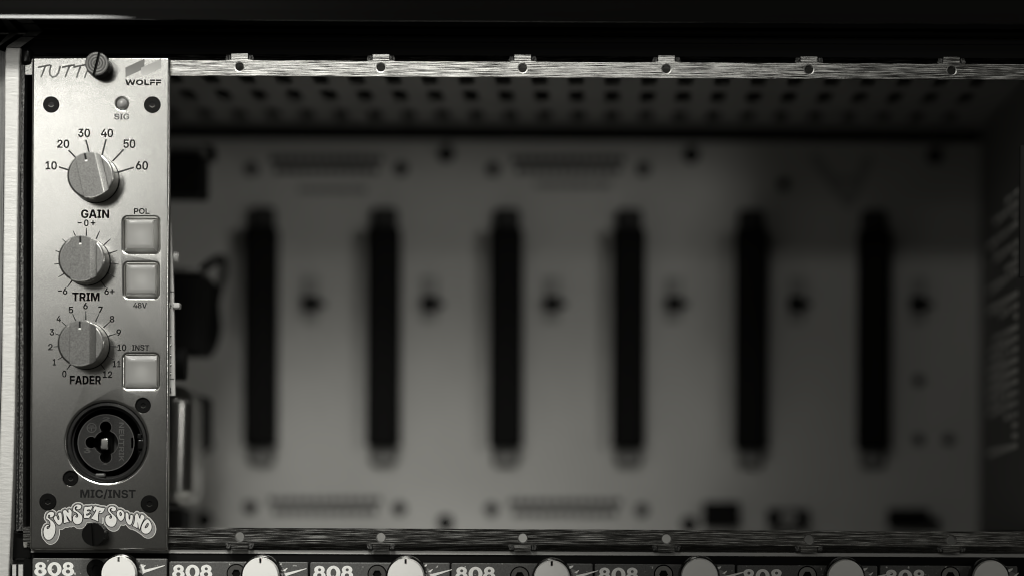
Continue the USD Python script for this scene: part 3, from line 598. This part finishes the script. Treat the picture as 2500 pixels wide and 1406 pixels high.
XC = -117.8
def comp(name, y0, y1, p0, p1, m, r=1.5, w=16):
    ym = (y0 + y1) / 2; z1, z0 = (CY - p0) * (D + ym) / FPX - .6, (CY - p1) * (D + ym) / FPX - .6
    return obj(name, rbx(XC - w, XC, y0, y1, z0, z1, r, 16), M[m], mod)
def block(name, x0, y0p, x1, y1p, d0, d1, m, r=1.0):
    (xa, za), (xb, zb2) = px(x0, y0p, d0), px(x1, y1p, d0)
    return obj(name, rbx(xa, xb, d0, d1, zb2, za, r, 16), M[m], mod)
block('relay', 330, 376, 490, 474, 74, 96, 'black_matte'); block('relay_bracket', 330, 352, 494, 368, 80, 96, 'wall_dark', .5); block('relay', 480, 352, 520, 390, 100, 110, 'black_matte')
block('inductor', 330, 668, 494, 862, 74, 98, 'black_matte'); block('inductor_plate', 330, 652, 488, 665, 72, 98, 'pcb_dim', .4)
block('transformer_can', 330, 938, 468, 1238, 46, 78, 'can', 5.0); block('transformer_frame', 330, 962, 500, 1088, 80, 100, 'black_matte', 1.5); block('terminal_block', 330, 1242, 446, 1292, 50, 70, 'black_matte')
XC = -117.2
def cyl(name, y, zpx, rr, m, ln=14):
    Z = (CY - zpx) * (D + y) / FPX - .6; q = trimesh.creation.cylinder(rr, ln, sections=32); q.apply_transform(trimesh.transformations.rotation_matrix(math.pi / 2, (0, 1, 0))); q.apply_translation((XC - ln / 2, y, Z)); return obj(name, q, M[m], mod)
cyl('capacitor', 38, 888, 4.6, 'black_matte', 22); cyl('standoff', 20, 630, 1.5, 'board', 12)
# coil of dark wire beside the inductor
def tube(pts, r, n=10):
    pts = np.array(pts, float); V, Fc = [], []
    for i, p in enumerate(pts):
        d = pts[min(i + 1, len(pts) - 1)] - pts[max(i - 1, 0)]; d /= np.linalg.norm(d); a = np.cross(d, (1, 0.1, 0.05)); a /= np.linalg.norm(a); b = np.cross(d, a)
        for k in range(n): t = 2 * math.pi * k / n; V.append(p + r * (math.cos(t) * a + math.sin(t) * b))
    for i in range(len(pts) - 1):
        for k in range(n): q, w = i * n + k, i * n + (k + 1) % n; Fc += [(q, w, w + n), (q, w + n, q + n)]
    m = trimesh.Trimesh(V, Fc, process=False); trimesh.repair.fix_normals(m); return m
def at3(x, y, dep): X, Z = px(x, y, dep); return (X, dep, Z)
from scipy.interpolate import splprep, splev
def spl(ctrl, n=40):
    tck, _ = splprep(np.array(ctrl).T, s=0, k=3); return np.stack(splev(np.linspace(0, 1, n), tck), 1)
w1 = spl([at3(478, 670, 78), at3(505, 650, 95), at3(535, 632, 110), at3(546, 645, 118), at3(540, 690, 120), at3(528, 740, 118), at3(532, 790, 116), at3(522, 840, 112), at3(500, 862, 100), at3(480, 850, 80)])
obj('wire_lead', tube(w1, 1.3), M['black_matte'], mod)
w2 = spl([at3(480, 690, 80), at3(505, 690, 92), at3(516, 715, 100), at3(508, 770, 104), at3(514, 820, 104), at3(500, 850, 95), at3(478, 858, 82)])
obj('wire_lead', tube(w2, 1.6), M['black_matte'], mod)

# ================================================================== 4. the row of dark modules below
low = thing('lower_chassis', 'black strip and ear of the second rack below the bare bottom rail', 'rack')
zg = px(1000, 1347, 1)[1]
obj('front_strip', bx(XL - 1, XR + 2, 2.4, 6, -42, zb_out - 1.3), M['chassis_black'], low)
a, b = px(30, 1377, -1), px(55, 1470, -1)
el = obj('ear', bx(a[0], b[0], -1, 4, b[1], a[1]), M['case'], low); xm = (a[0] + b[0]) / 2
obj('ear_groove', bx(xm - .35, xm + .25, -1.1, -.9, b[1], a[1]), M['chassis_black'], el)
obj('ear_side', bx(b[0] + .1, px(76, 1400, 0)[0], 0.5, 4, -42, a[1] + 1.5), M['oxide'], low)
LEFTS = [79, 413, 757, 1102, 1452, 1799, 2148]; RIGHTS = [407.5, 752, 1098, 1447, 1794, 2142, 2484]
KN = [(289, 1400, 41), (635, 1405, 43), (990, 1407, 43), (1347, 1411, 42), (1708, 1407, 43), (2065, 1410, 43), (2420, 1411, 42)]
TOPS = [1362, 1370, 1372, 1374, 1376, 1379, 1380]; LX = [84, 421, 765, 1112, 1461, 1813, 2161]; LY = [1371, 1377.5, 1380, 1382.5, 1384.5, 1388, 1389.5]
SC = [235, 577, 921, 1269, 1620, 1971, 2320]
who = ['dark grey 808 module with white knob, first of the row under the silver module', 'dark grey 808 module with bright white knob, second of the lower row', 'dark grey 808 module with white knob, third of the lower row',
       'dark grey 808 module with half-lit notched knob, fourth and middle of the row', 'dim grey 808 module with plain unnotched knob, fifth of the lower row', 'dim grey 808 module, sixth of the row and last but one', 'dimmest 808 module, last of the lower row at the far right']
def eight(cx0, top):
    e = lambda x, y, a, b: affinity.scale(Point(x, y).buffer(1, quad_segs=16), a, b)
    return unary_union([e(cx0, top + 9.8, 12.8, 9.8), e(cx0 - .4, top + 23.6, 15, 10.6), sbox(cx0 - 9, top + 11, cx0 + 9, top + 19)]).difference(e(cx0 + .3, top + 9.8, 3.8, 3.5)).difference(e(cx0 - .5, top + 23.2, 5.2, 4.9))
def zero(cx0, top):
    e = lambda x, y, a, b: affinity.scale(Point(x, y).buffer(1, quad_segs=24), a, b)
    return e(cx0, top + 17.2, 17, 17.2).difference(e(cx0, top + 17.4, 7, 10.6))
for i in range(7):
    md = thing('dark_module', who[i], 'audio module', 'dark modules in the lower rack')
    dep = -2.5; x0, x1 = px(LEFTS[i], 1390)[0], px(RIGHTS[i], 1390)[0]; z1 = px(LEFTS[i] + 150, TOPS[i])[1]
    obj('front_panel', plate(rrect(x0, -40, x1, z1, .45, 3), [], 0, dep, (.3, .3), []), M['lower_panel'], md)
    t = LY[i]; gs = [eight(LX[i] + 15, t), zero(LX[i] + 49, t), eight(LX[i] + 82.5, t)]
    for q in gs: obj('numeral', ext(toworld(q, 1, 0, 0, dep), dep, dep - .05), M['white'], md)
    # knob, set on the panel below the picture's edge
    kx, ky, kr = KN[i]; hk = 7.5; X, Z = px(kx, ky, dep - hk); r = pl(kr, dep - hk)
    nt = Point(0, 0).buffer(r, quad_segs=40)
    if i not in (4, 5, 6): nt = nt.difference(sbox(-.3, r - 1.25, .3, r + 1))
    q = obj('knob', cat([ext(nt, dep - hk + 2, dep - hk, (X, Z)), lathe([(r + .05, hk - 1.2), (r + .25, hk - 2.2), (r + .5, 0), (0, 0)], X, Z, dep, 64)]), M['white_knob'], md)
    obj('knob_skirt', lathe([(r + .3, hk - 2.3), (r + .75, hk - 3.2), (r + 1.0, 0), (0, 0)], X, Z, dep, 64), M['black'], q)
    # socket head screw
    X, Z = px(SC[i], ky - 9 + (3 if i else -3)); r = pl(24)
    q = obj('socket_screw', ext(Point(X, Z).buffer(r * .86, quad_segs=20).difference(affinity.translate(hexa(r * .46), X, Z)), dep + .5, dep - .5), M['oxide'] if i == 0 else M['knob_side'], md)  # first screw darker: the shade on it is put into the material
    obj('screw_recess', ext(Point(X, Z).buffer(r, quad_segs=20), dep, dep - .02), M['black'], q)
    obj('socket', ext(affinity.translate(hexa(r * .46), X, Z), dep - .02, dep - .06), M['black'], q)
    # printed emblem: ball, leaf and needle
    dx, dy = (kx - 289) if i == 0 else (kx - 635) + 346, t - 1371 + (0 if i == 0 else 1.0)
    o = lambda pts: Polygon([px(x + dx, y + dy) for x, y in pts])
    cx_, cz_ = px(338 + dx, 1391 + dy)
    eb = obj('printed_emblem', ext(Point(cx_, cz_).buffer(pl(15), quad_segs=12), dep, dep - .05), M['white'] if i == 0 else M['logo_grey'], md)
    obj('needle', ext(o([(348, 1391), (402, 1378.5), (403, 1380), (352, 1398)]), dep - .05, dep - .09), M['white'], eb)
    obj('spike', ext(o([(344, 1384), (355, 1377.5), (356, 1379), (350, 1386)]), dep - .05, dep - .09), M['white'], eb)
    obj('leaf', ext(o([(325, 1373), (333, 1368.5), (342, 1366.5), (341, 1370), (335, 1375), (328, 1378)]), dep - .05, dep - .09), M['logo_grey'] if i == 0 else M['white'], eb)
